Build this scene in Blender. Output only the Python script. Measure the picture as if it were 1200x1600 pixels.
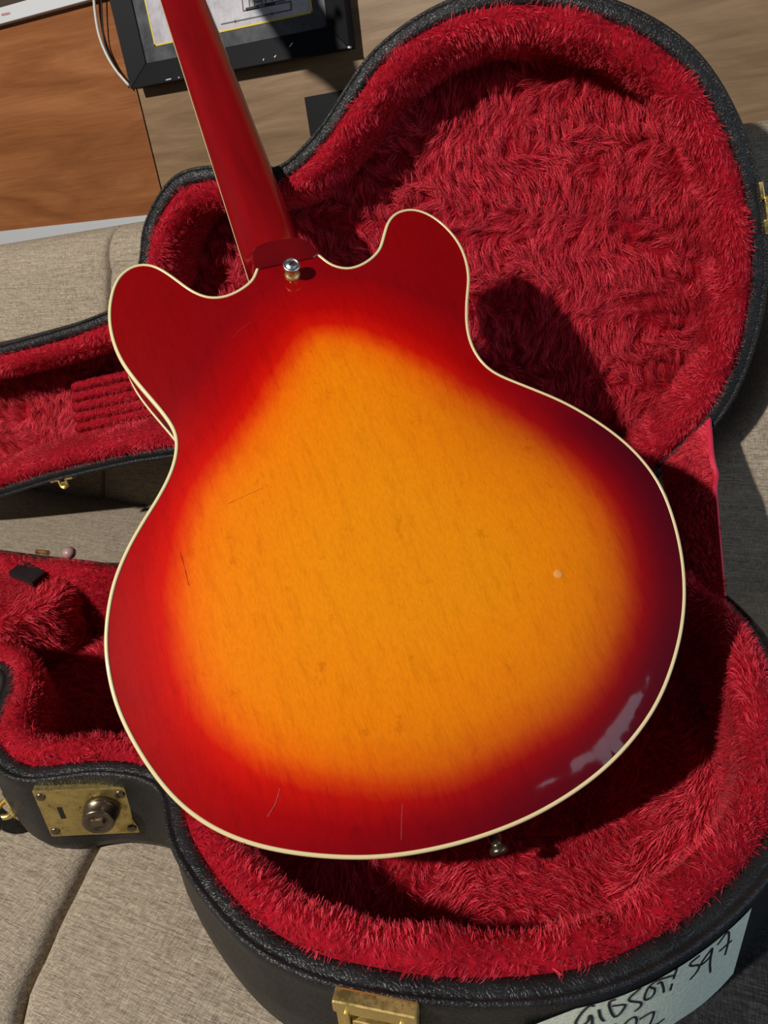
import bpy, bmesh, math, random
import numpy as np
from mathutils import Vector, Matrix
from mathutils.geometry import delaunay_2d_cdt

for o in list(bpy.data.objects): bpy.data.objects.remove(o, do_unlink=True)
SC = bpy.context.scene
COL = SC.collection

# ------------------------------------------------------------------ camera, world, lights, exposure
ZO = 0.88                                   # camera height above the floor
FPX = 1100.0
CM = np.array([[0.919422, -0.075228, 0.386009], [0.374057, 0.470333, -0.799293], [-0.121424, 0.879277, 0.460574]])
cam = bpy.data.cameras.new('camera'); co = bpy.data.objects.new('camera', cam); COL.objects.link(co)
cam.sensor_fit = 'VERTICAL'; cam.sensor_height = 24.0; cam.lens = FPX * 24.0 / 1600.0
cam.clip_start = 0.01
co.matrix_world = Matrix.Translation((0, 0, ZO)) @ Matrix(CM.tolist()).to_4x4()
SC.camera = co
SC.view_settings.view_transform = 'Standard'; SC.view_settings.look = 'None'
SC.view_settings.gamma = 1.0; SC.view_settings.use_curve_mapping = False
SC.view_settings.exposure = 0.0

W = bpy.data.worlds.new('world'); SC.world = W; W.use_nodes = True
W.node_tree.nodes['Background'].inputs[0].default_value = (0.80, 0.86, 1.0, 1)
W.node_tree.nodes['Background'].inputs[1].default_value = 0.03

def light(name, kind, loc, target, energy, color, **kw):
    l = bpy.data.lights.new(name, kind); l.energy = energy; l.color = color
    for k, v in kw.items(): setattr(l, k, v)
    o = bpy.data.objects.new(name, l); COL.objects.link(o)
    o.location = loc
    d = Vector(target) - Vector(loc)
    o.rotation_euler = d.to_track_quat('-Z', 'Y').to_euler()
    return o
light('key_lamp', 'SPOT', (-1.0, -1.05, 1.08 + ZO), (-0.80, 0.60, ZO - 0.1), 212, (1.0, 0.93, 0.83),
      shadow_soft_size=0.045, spot_size=math.radians(76), spot_blend=0.6)
light('window_daylight', 'AREA', (1.9, -0.05, 0.24 + ZO), (0.0, -0.05, 0.24 + ZO), 18, (0.66, 0.83, 1.0),
      shape='RECTANGLE', size=2.0, size_y=1.3)

# ------------------------------------------------------------------ projection helpers (pixel -> ray from the lens)
def ray(p):
    p = np.atleast_2d(np.array(p, float))
    d = np.stack([(p[:, 0] - 600) / FPX, -(p[:, 1] - 800) / FPX, -np.ones(len(p))], 1)
    return d @ CM.T
def proj(P):
    c = np.atleast_2d(P) @ CM
    return np.stack([600 - FPX * c[..., 0] / c[..., 2], 800 + FPX * c[..., 1] / c[..., 2]], -1)
def unp(p, O, n):
    r = ray(p); s = (O @ n) / (r @ n); return r * s[:, None]
def wallpt(p, Y): return unp(p, np.array([0, Y, 0.]), np.array([0, 1., 0]))

# ------------------------------------------------------------------ geometry helpers
def spline(P, n=8, closed=False):
    P = np.asarray(P, float); N = len(P); out = []
    def g(i):
        if closed: return P[i % N]
        if i < 0: return 2 * P[0] - P[1]
        if i >= N: return 2 * P[-1] - P[-2]
        return P[i]
    for i in range(N if closed else N - 1):
        p0, p1, p2, p3 = g(i - 1), g(i), g(i + 1), g(i + 2)
        d1 = max(np.linalg.norm(p1 - p0), 1e-9) ** .5; d2 = max(np.linalg.norm(p2 - p1), 1e-9) ** .5; d3 = max(np.linalg.norm(p3 - p2), 1e-9) ** .5
        m1 = ((p1 - p0) / d1 - (p2 - p0) / (d1 + d2) + (p2 - p1) / d2) * d2
        m2 = ((p2 - p1) / d2 - (p3 - p1) / (d2 + d3) + (p3 - p2) / d3) * d2
        for k in range(n):
            t = k / n
            out.append((2*t**3 - 3*t**2 + 1) * p1 + (t**3 - 2*t**2 + t) * m1 + (-2*t**3 + 3*t**2) * p2 + (t**3 - t**2) * m2)
    if not closed: out.append(P[-1])
    return np.array(out)
def resample(C, K, closed=True):
    C = np.asarray(C, float)
    if closed: C = np.vstack([C, C[:1]])
    L = np.r_[0, np.cumsum(np.linalg.norm(np.diff(C, axis=0), axis=1))]
    s = np.linspace(0, L[-1], K, endpoint=not closed)
    return np.stack([np.interp(s, L, C[:, i]) for i in range(C.shape[1])], 1)
def normals2(C, closed=True):
    if closed: T = np.roll(C, -1, 0) - np.roll(C, 1, 0)
    else: T = np.gradient(C, axis=0)
    T /= np.linalg.norm(T, axis=1)[:, None] + 1e-12
    return np.stack([T[:, 1], -T[:, 0]], 1)        # right hand of travel
def smooth(C, k, closed=True):
    for _ in range(k):
        D = (np.roll(C, 1, 0) + np.roll(C, -1, 0)) / 2 if closed else np.vstack([C[:1], (C[:-2] + C[2:]) / 2, C[-1:]])
        C = C * .5 + D * .5
    return C
def add3(P): P = np.array(P, float); P = P.copy(); P[..., 2] += ZO; return P

def link(name, me, mat, parent=None):
    o = bpy.data.objects.new(name, me); COL.objects.link(o)
    if mat: me.materials.append(mat)
    if parent is not None: o.parent = parent
    return o
def mesh(name, V, F, mat, parent=None, smooth_=True, attrs=None, raw=False):
    """V in camera-centred coordinates unless raw; stored relative to the thing's base."""
    V = np.array(V, float)
    if not raw: V = add3(V)
    if parent is not None:
        base = np.array(parent.location)
        q = parent
        while q.parent: q = q.parent; base = base + np.array(q.location)
        V = V - base
    me = bpy.data.meshes.new(name)
    me.from_pydata(V.tolist(), [], [list(map(int, f)) for f in F]); me.update()
    if smooth_: me.polygons.foreach_set('use_smooth', [True] * len(me.polygons))
    for k, a in (attrs or {}).items():
        at = me.attributes.new(k, 'FLOAT', 'POINT'); at.data.foreach_set('value', np.asarray(a, np.float32))
    return link(name, me, mat, parent)
def empty(name, loc, label, cat, group=None):
    o = bpy.data.objects.new(name, None); COL.objects.link(o); o.location = loc; o.empty_display_size = .05
    o['label'] = label; o['category'] = cat
    if group: o['group'] = group
    return o
def tag(o, label=None, cat=None, kind=None, group=None):
    for k, v in (('label', label), ('category', cat), ('kind', kind), ('group', group)):
        if v: o[k] = v
    return o
class MB:
    """collects shapes of one part"""
    def __init__(s): s.V = []; s.F = []
    def add(s, V, F):
        n = len(s.V); s.V += [tuple(v) for v in V]; s.F += [[i + n for i in f] for f in F]; return s
    def box(s, O, X, Y, Z, bev=0.0):
        O, X, Y, Z = (np.array(a, float) for a in (O, X, Y, Z))   # centre and half vectors
        bm = bmesh.new(); bmesh.ops.create_cube(bm, size=2)
        lx, ly, lz = (np.linalg.norm(a) for a in (X, Y, Z))
        for v in bm.verts: v.co = Vector((v.co.x * lx, v.co.y * ly, v.co.z * lz))
        if bev: bmesh.ops.bevel(bm, geom=bm.edges[:], offset=min(bev, lx*.9, ly*.9, lz*.9), segments=2, affect='EDGES', profile=.6)
        M = np.stack([X / lx, Y / ly, Z / lz]); V = np.array([v.co[:] for v in bm.verts]) @ M + O
        for i, v in enumerate(bm.verts): v.index = i
        F = [[v.index for v in f.verts] for f in bm.faces]; bm.free()
        return s.add(V, F)
    def tube(s, P, r, n=8, closed=False):
        P = np.array(P, float); K = len(P); r = np.broadcast_to(np.array(r, float), (K,))
        T = (np.roll(P, -1, 0) - np.roll(P, 1, 0)) if closed else np.gradient(P, axis=0)
        T /= np.linalg.norm(T, axis=1)[:, None] + 1e-12
        up = np.array([0, 0, 1.]) if abs(T[0, 2]) < .9 else np.array([1., 0, 0])
        V = []; a = np.arange(n) * 2 * math.pi / n
        u = np.cross(T[0], up); u /= np.linalg.norm(u)
        for i in range(K):
            u = u - (u @ T[i]) * T[i]; u /= np.linalg.norm(u); w = np.cross(T[i], u)
            V += list(P[i] + r[i] * (np.cos(a)[:, None] * u + np.sin(a)[:, None] * w))
        F = [[i*n + j, i*n + (j+1) % n, ((i+1) % K)*n + (j+1) % n, ((i+1) % K)*n + j] for i in range(K if closed else K - 1) for j in range(n)]
        if not closed: F += [list(range(n))[::-1], [(K-1)*n + j for j in range(n)]]
        return s.add(V, F)
    def lathe(s, O, axis, prof, n=28):
        """prof: list of (radius, height) along axis"""
        O = np.array(O, float); Z = np.array(axis, float); Z /= np.linalg.norm(Z)
        u = np.cross(Z, [1., 0, 0] if abs(Z[0]) < .9 else [0, 1., 0]); u /= np.linalg.norm(u); w = np.cross(Z, u)
        a = np.arange(n) * 2 * math.pi / n; V = []; K = len(prof)
        for r, h in prof: V += list(O + h * Z + r * (np.cos(a)[:, None] * u + np.sin(a)[:, None] * w))
        F = [[i*n + j, i*n + (j+1) % n, (i+1)*n + (j+1) % n, (i+1)*n + j] for i in range(K-1) for j in range(n)]
        F += [list(range(n))[::-1], [(K-1)*n + j for j in range(n)]]
        return s.add(V, F)
    def obj(s, name, mat, parent=None, sm=False, **k): return mesh(name, s.V, s.F, mat, parent, sm, **k)
def loft(rings, closed=True):
    K = len(rings[0]); V = np.vstack(rings); F = []
    for r in range(len(rings) - 1):
        for j in range(K if closed else K - 1):
            a, b = r*K + j, r*K + (j+1) % K; F.append([a, b, b + K, a + K])
    return V, F
def inside(P, poly):
    x, y = P[:, 0][:, None], P[:, 1][:, None]
    a = poly; b = np.roll(poly, -1, 0)
    c = ((a[:, 1] > y) != (b[:, 1] > y)) & (x < (b[:, 0] - a[:, 0]) * (y - a[:, 1]) / (b[:, 1] - a[:, 1] + 1e-15) + a[:, 0])
    return c.sum(1) % 2 == 1
def dist_poly(P, poly, closed=True):
    A = poly if closed else poly[:-1]; B = np.roll(poly, -1, 0) if closed else poly[1:]
    D = B - A; L2 = (D**2).sum(1) + 1e-15; out = np.empty(len(P))
    for i in range(0, len(P), 2000):
        V = P[i:i+2000, None] - A[None]; t = np.clip((V * D).sum(2) / L2, 0, 1)
        out[i:i+2000] = np.sqrt(((V - t[..., None] * D)**2).sum(2).min(1))
    return out
def fill(poly, step):
    """triangulate a closed 2D outline with inner points; outline vertices come first"""
    lo, hi = poly.min(0), poly.max(0)
    gx, gy = np.meshgrid(np.arange(lo[0], hi[0], step), np.arange(lo[1], hi[1], step * .87))
    gx = gx + (np.arange(gx.shape[0]) % 2)[:, None] * step / 2
    G = np.stack([gx.ravel(), gy.ravel()], 1); G = G[inside(G, poly)]; G = G[dist_poly(G, poly) > step * .55]
    allp = np.vstack([poly, G]); n = len(poly)
    V, _, F, _, _, _ = delaunay_2d_cdt([Vector(p) for p in allp], [(i, (i+1) % n) for i in range(n)], [], 1, 1e-9)
    return np.array([v[:] for v in V]), [list(f) for f in F]

_rs = np.random.RandomState(5)
_K = [( _rs.normal(size=(3, 3)), _rs.uniform(0, 6.28, (3, 3)), _rs.normal(size=(3, 3))) for _ in range(4)]
def vnoise(P, sc):
    out = np.zeros_like(P); f = 1.0
    for Kd, ph, A in _K:
        for j in range(3): out += np.sin((P @ Kd[j])[:, None] * sc * f + ph[j]) * A[j] / f
        f *= 1.9
    return out
def hashr(I):
    I = I.astype(np.int64); h = (I[..., 0] * 73856093) ^ (I[..., 1] * 19349663) ^ (I[..., 2] * 83492791)
    out = []
    for k in range(3):
        x = (h * (2654435761 + 977 * k) + 12345 * k) & 0xffffffff; x = ((x >> 13) ^ x) * 1274126177 & 0xffffffff
        out.append((x & 0xffff) / 65535.0)
    return np.stack(out, -1)
def fur(name, parent, V, F, count, L, w, mat, lift=.35, scale=14., clump=.6, cell=.009, bias=(0, 0, 0), seed=1, curl=.35, keep=None):
    rs = np.random.RandomState(seed); V = np.asarray(V, float)
    T = np.array([t for f in F for t in ([f[:3]] if len(f) == 3 else [[f[0], f[1], f[2]], [f[0], f[2], f[3]]])])
    a, b, c = V[T[:, 0]], V[T[:, 1]], V[T[:, 2]]; n = np.cross(b - a, c - a); ar = np.linalg.norm(n, axis=1)
    VN = np.zeros_like(V)
    for k in range(3): np.add.at(VN, T[:, k], n)
    VN /= np.linalg.norm(VN, axis=1)[:, None] + 1e-15
    idx = rs.choice(len(T), count, p=ar / ar.sum()); r1 = np.sqrt(rs.rand(count))[:, None]; r2 = rs.rand(count)[:, None]
    w0, w1, w2 = 1 - r1, r1 * (1 - r2), r1 * r2
    P = a[idx]*w0 + b[idx]*w1 + c[idx]*w2
    N = VN[T[idx, 0]]*w0 + VN[T[idx, 1]]*w1 + VN[T[idx, 2]]*w2; N /= np.linalg.norm(N, axis=1)[:, None]
    if keep is not None:
        k = keep(P); P, N = P[k], N[k]
    count = len(P)
    cellI = np.floor(P / cell); best = np.full(count, 9.); C = P.copy()
    for dx in (-1, 0, 1):
        for dy in (-1, 0, 1):
            for dz in (-1, 0, 1):
                I = cellI + [dx, dy, dz]; c_ = (I + hashr(I)) * cell; d = np.linalg.norm(c_ - P, axis=1)
                m = d < best; best[m] = d[m]; C[m] = c_[m]
    C = C - ((C - P) * N).sum(1)[:, None] * N
    def direc(Q):
        f = vnoise(Q, scale) + vnoise(Q + 3.3, scale * 3.1) * .45 + np.array(bias)
        f -= (f * N).sum(1)[:, None] * N; return f / (np.linalg.norm(f, axis=1)[:, None] + 1e-9)
    D = direc(C) * .75 + direc(P) * .25
    ln = L * (.55 + .75 * rs.rand(count))[:, None]
    li = lift * (.5 + rs.rand(count))[:, None]
    full = D * (1 - li**2).clip(.1)**.5 * ln + N * li * ln
    tip = P + full + (C - P) * clump * (.6 + .5 * rs.rand(count))[:, None] + rs.normal(size=(count, 3)) * L * .05
    side = np.cross(D, N); cu = (vnoise(P + 7, 160.) * .5 + rs.normal(size=(count, 3)) * .3) * L * curl
    sd = side * rs.normal(size=(count, 1)) + N * rs.normal(size=(count, 1)) * .8; sd /= np.linalg.norm(sd, axis=1)[:, None]; sd = side * .6 + sd * .5
    pts = []
    for t, ww in ((0, 1.), (.35, .95), (.7, .7)):
        q = P + (tip - P) * t + N * (ln * li * t * (1 - t) * 1.2) + cu * math.sin(t * 3.1) * .5
        pts += [q - sd * w * ww * .5, q + sd * w * ww * .5]
    pts.append(tip)
    VV = np.stack(pts, 1).reshape(-1, 3); base = np.arange(count)[:, None] * 7
    quads = np.concatenate([base + [0, 1, 3, 2], base + [2, 3, 5, 4]], 0); tri = base + [4, 5, 6]
    VV = add3(VV); pb = np.array(parent.location)
    q = parent
    while q.parent: q = q.parent; pb = pb + np.array(q.location)
    VV = VV - pb
    me = bpy.data.meshes.new(name); me.vertices.add(len(VV)); me.vertices.foreach_set('co', VV.astype(np.float32).ravel())
    loops = np.concatenate([quads.ravel(), tri.ravel()]).astype(np.int32)
    me.loops.add(len(loops)); me.loops.foreach_set('vertex_index', loops)
    me.polygons.add(len(quads) + len(tri))
    me.polygons.foreach_set('loop_start', np.concatenate([np.arange(len(quads)) * 4, len(quads) * 4 + np.arange(len(tri)) * 3]).astype(np.int32))
    me.update(calc_edges=True); me.polygons.foreach_set('use_smooth', [True] * len(me.polygons))
    tone = np.repeat(np.clip(.5 + .33 * (hashr(np.floor(C / cell)))[:, 0] - .16 + rs.normal(size=count) * .22, 0, 1), 7)
    at = me.attributes.new('tone', 'FLOAT', 'POINT'); at.data.foreach_set('value', tone.astype(np.float32))
    at = me.attributes.new('tt', 'FLOAT', 'POINT'); at.data.foreach_set('value', np.tile(np.array([0, 0, .35, .35, .7, .7, 1.], np.float32), count))
    o = link(name, me, mat, parent); o['kind'] = 'stuff'; return o

# ------------------------------------------------------------------ materials
class NT:
    def __init__(s, name):
        s.m = bpy.data.materials.new(name); s.m.use_nodes = True; s.t = s.m.node_tree; s.b = s.t.nodes['Principled BSDF']
    def n(s, typ, **k):
        x = s.t.nodes.new(typ)
        for a, v in k.items():
            if a.startswith('i_'):
                key = a[2:]; x.inputs[int(key) if key.isdigit() else key.replace('_', ' ')].default_value = v
            else: setattr(x, a, v)
        return x
    def l(s, a, b): s.t.links.new(a, b)
    def ramp(s, src, stops, interp='LINEAR'):
        r = s.n('ShaderNodeValToRGB'); r.color_ramp.interpolation = interp; e = r.color_ramp.elements
        while len(e) < len(stops): e.new(.5)
        for i, (p, c) in enumerate(stops): e[i].position = p; e[i].color = (*c, 1)
        s.l(src, r.inputs[0]); return r.outputs[0]
    def coord(s, scale=(1, 1, 1), rot=(0, 0, 0)):
        t = s.n('ShaderNodeTexCoord'); m = s.n('ShaderNodeMapping'); m.inputs['Scale'].default_value = scale; m.inputs['Rotation'].default_value = rot
        s.l(t.outputs['Object'], m.inputs[0]); return m.outputs[0]
    def noise(s, vec, scale, detail=4, rough=.5, dist=0):
        x = s.n('ShaderNodeTexNoise'); x.inputs['Scale'].default_value = scale; x.inputs['Detail'].default_value = detail
        x.inputs['Roughness'].default_value = rough; x.inputs['Distortion'].default_value = dist; s.l(vec, x.inputs['Vector']); return x.outputs[0]
    def mix(s, f, a, b, mode='MIX'):
        x = s.n('ShaderNodeMix', data_type='RGBA', blend_type=mode)
        for sock, v in ((x.inputs[0], f), (x.inputs[6], a), (x.inputs[7], b)):
            if hasattr(v, 'is_linked'): s.l(v, sock)
            elif isinstance(v, tuple): sock.default_value = (*v, 1)
            else: sock.default_value = v
        return x.outputs[2]
    def math(s, op, a, b=0.0):
        x = s.n('ShaderNodeMath', operation=op)
        for i, v in enumerate((a, b)):
            if hasattr(v, 'is_linked'): s.l(v, x.inputs[i])
            else: x.inputs[i].default_value = v
        return x.outputs[0]
    def bump(s, h, strength, dist):
        x = s.n('ShaderNodeBump'); x.inputs['Strength'].default_value = strength; x.inputs['Distance'].default_value = dist
        s.l(h, x.inputs['Height']); s.l(x.outputs[0], s.b.inputs['Normal']); return x
    def set(s, **k):
        for a, v in k.items():
            key = a.replace('_', ' ')
            if hasattr(v, 'is_linked'): s.l(v, s.b.inputs[key])
            else: s.b.inputs[key].default_value = (*v, 1) if isinstance(v, tuple) and len(v) == 3 else v
        return s
def simple(name, col, rough=.5, metal=0., **k): return NT(name).set(Base_Color=col, Roughness=rough, Metallic=metal, **k).m

def m_fur():
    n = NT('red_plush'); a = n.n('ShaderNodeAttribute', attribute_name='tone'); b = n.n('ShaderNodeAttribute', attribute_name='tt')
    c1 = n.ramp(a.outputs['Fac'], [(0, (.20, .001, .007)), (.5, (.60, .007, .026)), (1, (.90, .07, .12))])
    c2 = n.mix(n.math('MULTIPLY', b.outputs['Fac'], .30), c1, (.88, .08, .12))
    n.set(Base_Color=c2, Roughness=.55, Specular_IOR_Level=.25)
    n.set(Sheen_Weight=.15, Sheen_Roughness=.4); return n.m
def m_furbase():
    n = NT('red_plush_backing'); c = n.coord(); h = n.noise(c, 220, 3, .7)
    n.set(Base_Color=n.ramp(h, [(.3, (.16, .002, .006)), (.7, (.42, .006, .02))]), Roughness=.9, Specular_IOR_Level=.1); n.bump(h, .8, .002); return n.m
def m_leather():
    n = NT('black_leatherette'); c = n.coord(); v = n.n('ShaderNodeTexVoronoi', feature='DISTANCE_TO_EDGE'); v.inputs['Scale'].default_value = 420
    d = n.n('ShaderNodeVectorMath', operation='ADD'); nz = n.n('ShaderNodeTexNoise'); nz.inputs['Scale'].default_value = 90; n.l(c, nz.inputs['Vector'])
    sc = n.n('ShaderNodeVectorMath', operation='SCALE'); sc.inputs[3].default_value = .012; n.l(nz.outputs['Color'], sc.inputs[0]); n.l(c, d.inputs[0]); n.l(sc.outputs[0], d.inputs[1]); n.l(d.outputs[0], v.inputs['Vector'])
    h = n.ramp(v.outputs['Distance'], [(0, (0, 0, 0)), (.25, (1, 1, 1))])
    w = n.noise(c, 35, 4, .6)
    n.set(Base_Color=n.ramp(w, [(.3, (.006, .0065, .008)), (.75, (.017, .018, .021))]), Roughness=.44, Specular_IOR_Level=.36)
    n.bump(h, .45, .0006); return n.m
def m_linen(name, lo, mid, hi):
    n = NT(name); c = n.coord()
    def strand(sc, k): 
        m = n.n('ShaderNodeMapping'); m.inputs['Scale'].default_value = sc; n.l(c, m.inputs[0]); return n.noise(m.outputs[0], k, 3, .65)
    a = strand((.10, 1, 1), 1500); b = strand((1, .12, .12), 1500); big = n.noise(c, 9, 3)
    lines = strand((.035, 1, 1), 620)
    s = n.math('ADD', n.math('MULTIPLY', a, .55), n.math('MULTIPLY', b, .45)); s2 = n.math('ADD', n.math('MULTIPLY', s, .75), n.math('MULTIPLY', lines, .25))
    col = n.ramp(s2, [(.39, lo), (.5, mid), (.61, hi)])
    n.set(Base_Color=n.mix(n.math('MULTIPLY', big, .3), col, mid), Roughness=.85, Specular_IOR_Level=.15)
    n.bump(s, .6, .0012); return n.m
def m_wood(name, stops, sc, k, bumpy=.1, rough=.35, dist=1.2):
    n = NT(name); c = n.coord(sc); g = n.noise(c, k, 6, .6, dist); f = n.noise(n.coord((sc[0]*2, sc[1]*9, sc[2]*9)), k * 2.2, 4, .7)
    s = n.math('ADD', n.math('MULTIPLY', g, .72), n.math('MULTIPLY', f, .28))
    n.set(Base_Color=n.ramp(s, stops), Roughness=rough, Specular_IOR_Level=.4); n.bump(f, bumpy, .0006); return n.m
def m_burst():
    n = NT('sunburst_lacquer'); a = n.n('ShaderNodeAttribute', attribute_name='burst')
    c = n.coord((1, .16, 1)); g = n.noise(c, 210, 5, .65); blot = n.noise(n.coord(), 26, 5, .6); fine = n.noise(n.coord((1, .3, 1)), 700, 2, .7)
    v = n.math('ADD', a.outputs['Fac'], n.math('MULTIPLY', n.math('SUBTRACT', blot, .5), .035)); v = n.math('ADD', v, n.math('MULTIPLY', n.math('SUBTRACT', g, .5), .03))
    # attribute: .5 = rim of the amber field, +-.5 = 10 cm in / out
    col = n.ramp(v, [(0.0, (.24, .0006, .002)), (.20, (.24, .0006, .003)), (.38, (.44, .0008, .001)), (.455, (.62, .006, .0008)), (.50, (.76, .055, .0006)), (.55, (.86, .15, .0008)), (.64, (.88, .22, .0012)), (1., (.86, .27, .003))])
    dark = n.ramp(g, [(.30, (.80, .74, .62)), (.5, (1, 1, 1)), (.75, (1.0, 1.0, 1.0))])
    col = n.mix(.55, col, dark, 'MULTIPLY'); col = n.mix(.35, col, n.ramp(fine, [(.35, (.72, .66, .5)), (.6, (1, 1, 1))]), 'MULTIPLY')
    bl = n.ramp(n.noise(n.coord(), 60, 6, .75), [(.30, (.60, .42, .25)), (.40, (1, 1, 1))])
    col = n.mix(.45, col, bl, 'MULTIPLY')
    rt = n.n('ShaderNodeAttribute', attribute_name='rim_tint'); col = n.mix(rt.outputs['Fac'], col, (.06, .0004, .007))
    n.set(Base_Color=col, Roughness=.5, Specular_IOR_Level=.05, Coat_Weight=.85, Coat_Roughness=.04)
    h = n.noise(n.coord(), 14, 2, .4); n.bump(h, .10, .0012); return n.m
def m_redlac(name, stops, k=8):
    n = NT(name); g = n.noise(n.coord((1, .12, 1)), k * 6, 4, .6)
    n.set(Base_Color=n.ramp(g, stops), Roughness=.5, Specular_IOR_Level=.08, Coat_Weight=1., Coat_Roughness=.07); return n.m
def m_brass(name, col, worn, rough=.28, k=90):
    n = NT(name); a = n.noise(n.coord(), k, 5, .75); 
    n.set(Base_Color=n.ramp(a, [(.31, (.05, .03, .012)), (.37, worn), (.55, col)]), Metallic=.95, Roughness=n.ramp(a, [(.3, (.7,)*3), (.6, (rough,)*3)])); n.bump(a, .15, .0004); return n.m
M = dict(fur=m_fur(), furbase=m_furbase(), leather=m_leather(),
    linen=m_linen('beige_linen', (.12, .095, .07), (.34, .285, .22), (.58, .50, .40)),
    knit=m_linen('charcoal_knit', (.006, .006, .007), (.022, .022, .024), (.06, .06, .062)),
    wood_o=m_wood('orange_wood', [(.3, (.16, .054, .017)), (.5, (.265, .098, .034)), (.68, (.37, .155, .062))], (1, 1, 7), 2.6),
    wood_b=m_wood('brown_wood', [(.3, (.15, .088, .044)), (.5, (.235, .147, .080)), (.7, (.335, .222, .128))], (1, 1, 9), 4.5, .2, .45),
    burst=m_burst(),
    side=m_redlac('red_side_lacquer', [(.3, (.10, .001, .004)), (.6, (.22, .003, .008))]),
    neck=m_redlac('cherry_neck_lacquer', [(.25, (.13, .0004, .002)), (.5, (.22, .0008, .003)), (.75, (.31, .0016, .004))], 5),
    heel=m_redlac('heel_lacquer', [(.3, (.09, .0005, .002)), (.7, (.14, .0008, .003))]),
    cream=simple('cream_binding', (.78, .66, .36), .35, Coat_Weight=.5),
    rosewood=simple('rosewood', (.05, .02, .012), .5),
    gold=m_brass('aged_gold', (.80, .62, .24), (.62, .46, .18)), brass=m_brass('spotted_brass', (.62, .50, .20), (.42, .32, .12), .33, 150),
    bronze=simple('dark_bronze', (.17, .135, .10), .32, .9), steel=simple('steel', (.66, .67, .70), .34, 1.), dark=simple('black_recess', (.006, .006, .006), .8),
    paper=None, blackframe=NT('black_frame').set(Base_Color=(.010, .011, .014), Roughness=.55, Specular_IOR_Level=.12).m)

# ------------------------------------------------------------------ setting: wall, trims, floor
YW = 1.10
def slab(name, x0, x1, z0, z1, y0, y1, mat, parent=None, bev=.001, kind=None):
    b = MB(); b.box(((x0+x1)/2, (y0+y1)/2, (z0+z1)/2), ((x1-x0)/2, 0, 0), (0, (y1-y0)/2, 0), (0, 0, (z1-z0)/2), bev)
    o = b.obj(name, mat, parent)
    if kind: o['kind'] = kind
    return o
plaster = simple('dark_wall_paint', (.05, .032, .022), .8)
wall = slab('wall_back', -3.0, 2.2, -ZO, 1.6, YW + .02, YW + .12, plaster, None, 0, 'structure')
jx = wallpt([(232, 215)], YW)[0][0]; zt = wallpt([(70, 20)], YW)[0][2]; zl = wallpt([(118, 349)], YW)[0][2]
ztop = wallpt([(70, 20.5)], YW)[0][2]; zst = wallpt([(0, 42)], YW)[0][2]
slab('panel', -3.0, jx, zl, ztop, YW - .002, YW + .02, M['wood_o'], wall)
slab('panel', jx + .0015, 2.2, zl - .03, 1.6, YW, YW + .02, M['wood_b'], wall)
white = simple('white_strip', (.62, .65, .70), .45)
t1 = slab('trim_1', -3.0, jx - .002, zst, zst + .021, YW - .016, YW + .004, white, None, .001, 'structure')
zb0 = wallpt([(0, 373)], YW)[0][2]
t2 = slab('trim_2', -3.0, jx + .015, zb0 - .012, zl + .001, YW - .010, YW + .004, simple('grey_strip', (.50, .53, .57), .5), None, .001, 'structure')
rp = wallpt([(2, 24), (16, 21)], YW - .0165); tz = MB()
for i in range(8):
    p = rp[0] + (rp[1] - rp[0]) * (i + .5) / 8; tz.box(p + np.array([0, 0, .0005]), (.0007, 0, 0), (0, .0002, 0), (0, 0, .0012 + .0003 * (i % 3)))
tz.obj('print', simple('red_print', (.55, .16, .14), .6), t1)
slab('floor', -3.0, 2.2, -ZO - .05, -ZO, -1.6, YW + .12, m_wood('floor_wood', [(.3, (.10, .06, .03)), (.7, (.2, .13, .07))], (6, 1, 1), 3), None, 0, 'structure')

# ------------------------------------------------------------------ case frames
A = np.array([.99559, .08721, -.03458]); B = np.array([-.0871, .99619, .00473]); N = np.array([.03487, -.0017, .99939])
SB, SL = 1.065, 1.075
T0 = np.array([-.10533, .38926, -.3479]) * SB
A2 = np.array([.97605, .13291, .1722]); C2 = np.array([-.17714, .02621, .98384]); N2 = np.cross(C2, A2) * -1
if N2[1] > 0: N2 = -N2
H2 = np.array([-.09705, .62796, -.34994]) * SL; HV = .22509 * SL
hl = np.array([[.18763,0],[.17902,.0694],[.14666,.14179],[.07919,.19886],[-.00057,.22509],[-.07945,.21481],[-.15159,.17142],[-.19651,.15716],[-.23896,.17181],[-.29437,.17902],[-.34373,.15011],[-.36601,.11912],[-.39325,.08972],[-.44278,.08205],[-.58233,.08258],[-.78175,.09194]]) * SL
hb = np.array([[.18311,.00094],[.17763,.07218],[.14227,.14135],[.07534,.20372],[-.00433,.22979],[-.08665,.23002],[-.16347,.18962],[-.20234,.15124],[-.2445,.15047],[-.29812,.16694],[-.34644,.14773],[-.3663,.11584],[-.39118,.08216],[-.44194,.07893],[-.58195,.0828],[-.78156,.09194]]) * SB
def outline(h, K=420):
    x = h[-1][0]
    cap = np.array([[x - .035, .085], [x - .055, .06], [x - .06, 0]])
    F_ = np.vstack([h * [1, -1], cap * [1, -1]]); Bk = np.vstack([h[1:], cap[:2]])[::-1]
    C = spline(np.vstack([F_, Bk]), 10, True)      # right end -> front side -> neck end -> back side
    return resample(C, K)
OB, OL = outline(hb), outline(hl)
def ring2(O, o):
    n = normals2(O); c = (O - O.mean(0)) 
    if (n * c).sum() < 0: n = -n
    R = O - n * o
    return smooth(R, int(max(0, o) * 500)) if o > .012 else R
fb = lambda P, n: T0 + P[:, :1] * A + P[:, 1:2] * B + n * N
fl = lambda P, m: H2 + P[:, :1] * A2 + (HV - P[:, 1:2]) * C2 + m * N2   # front side of the outline -> top of the lid

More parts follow.
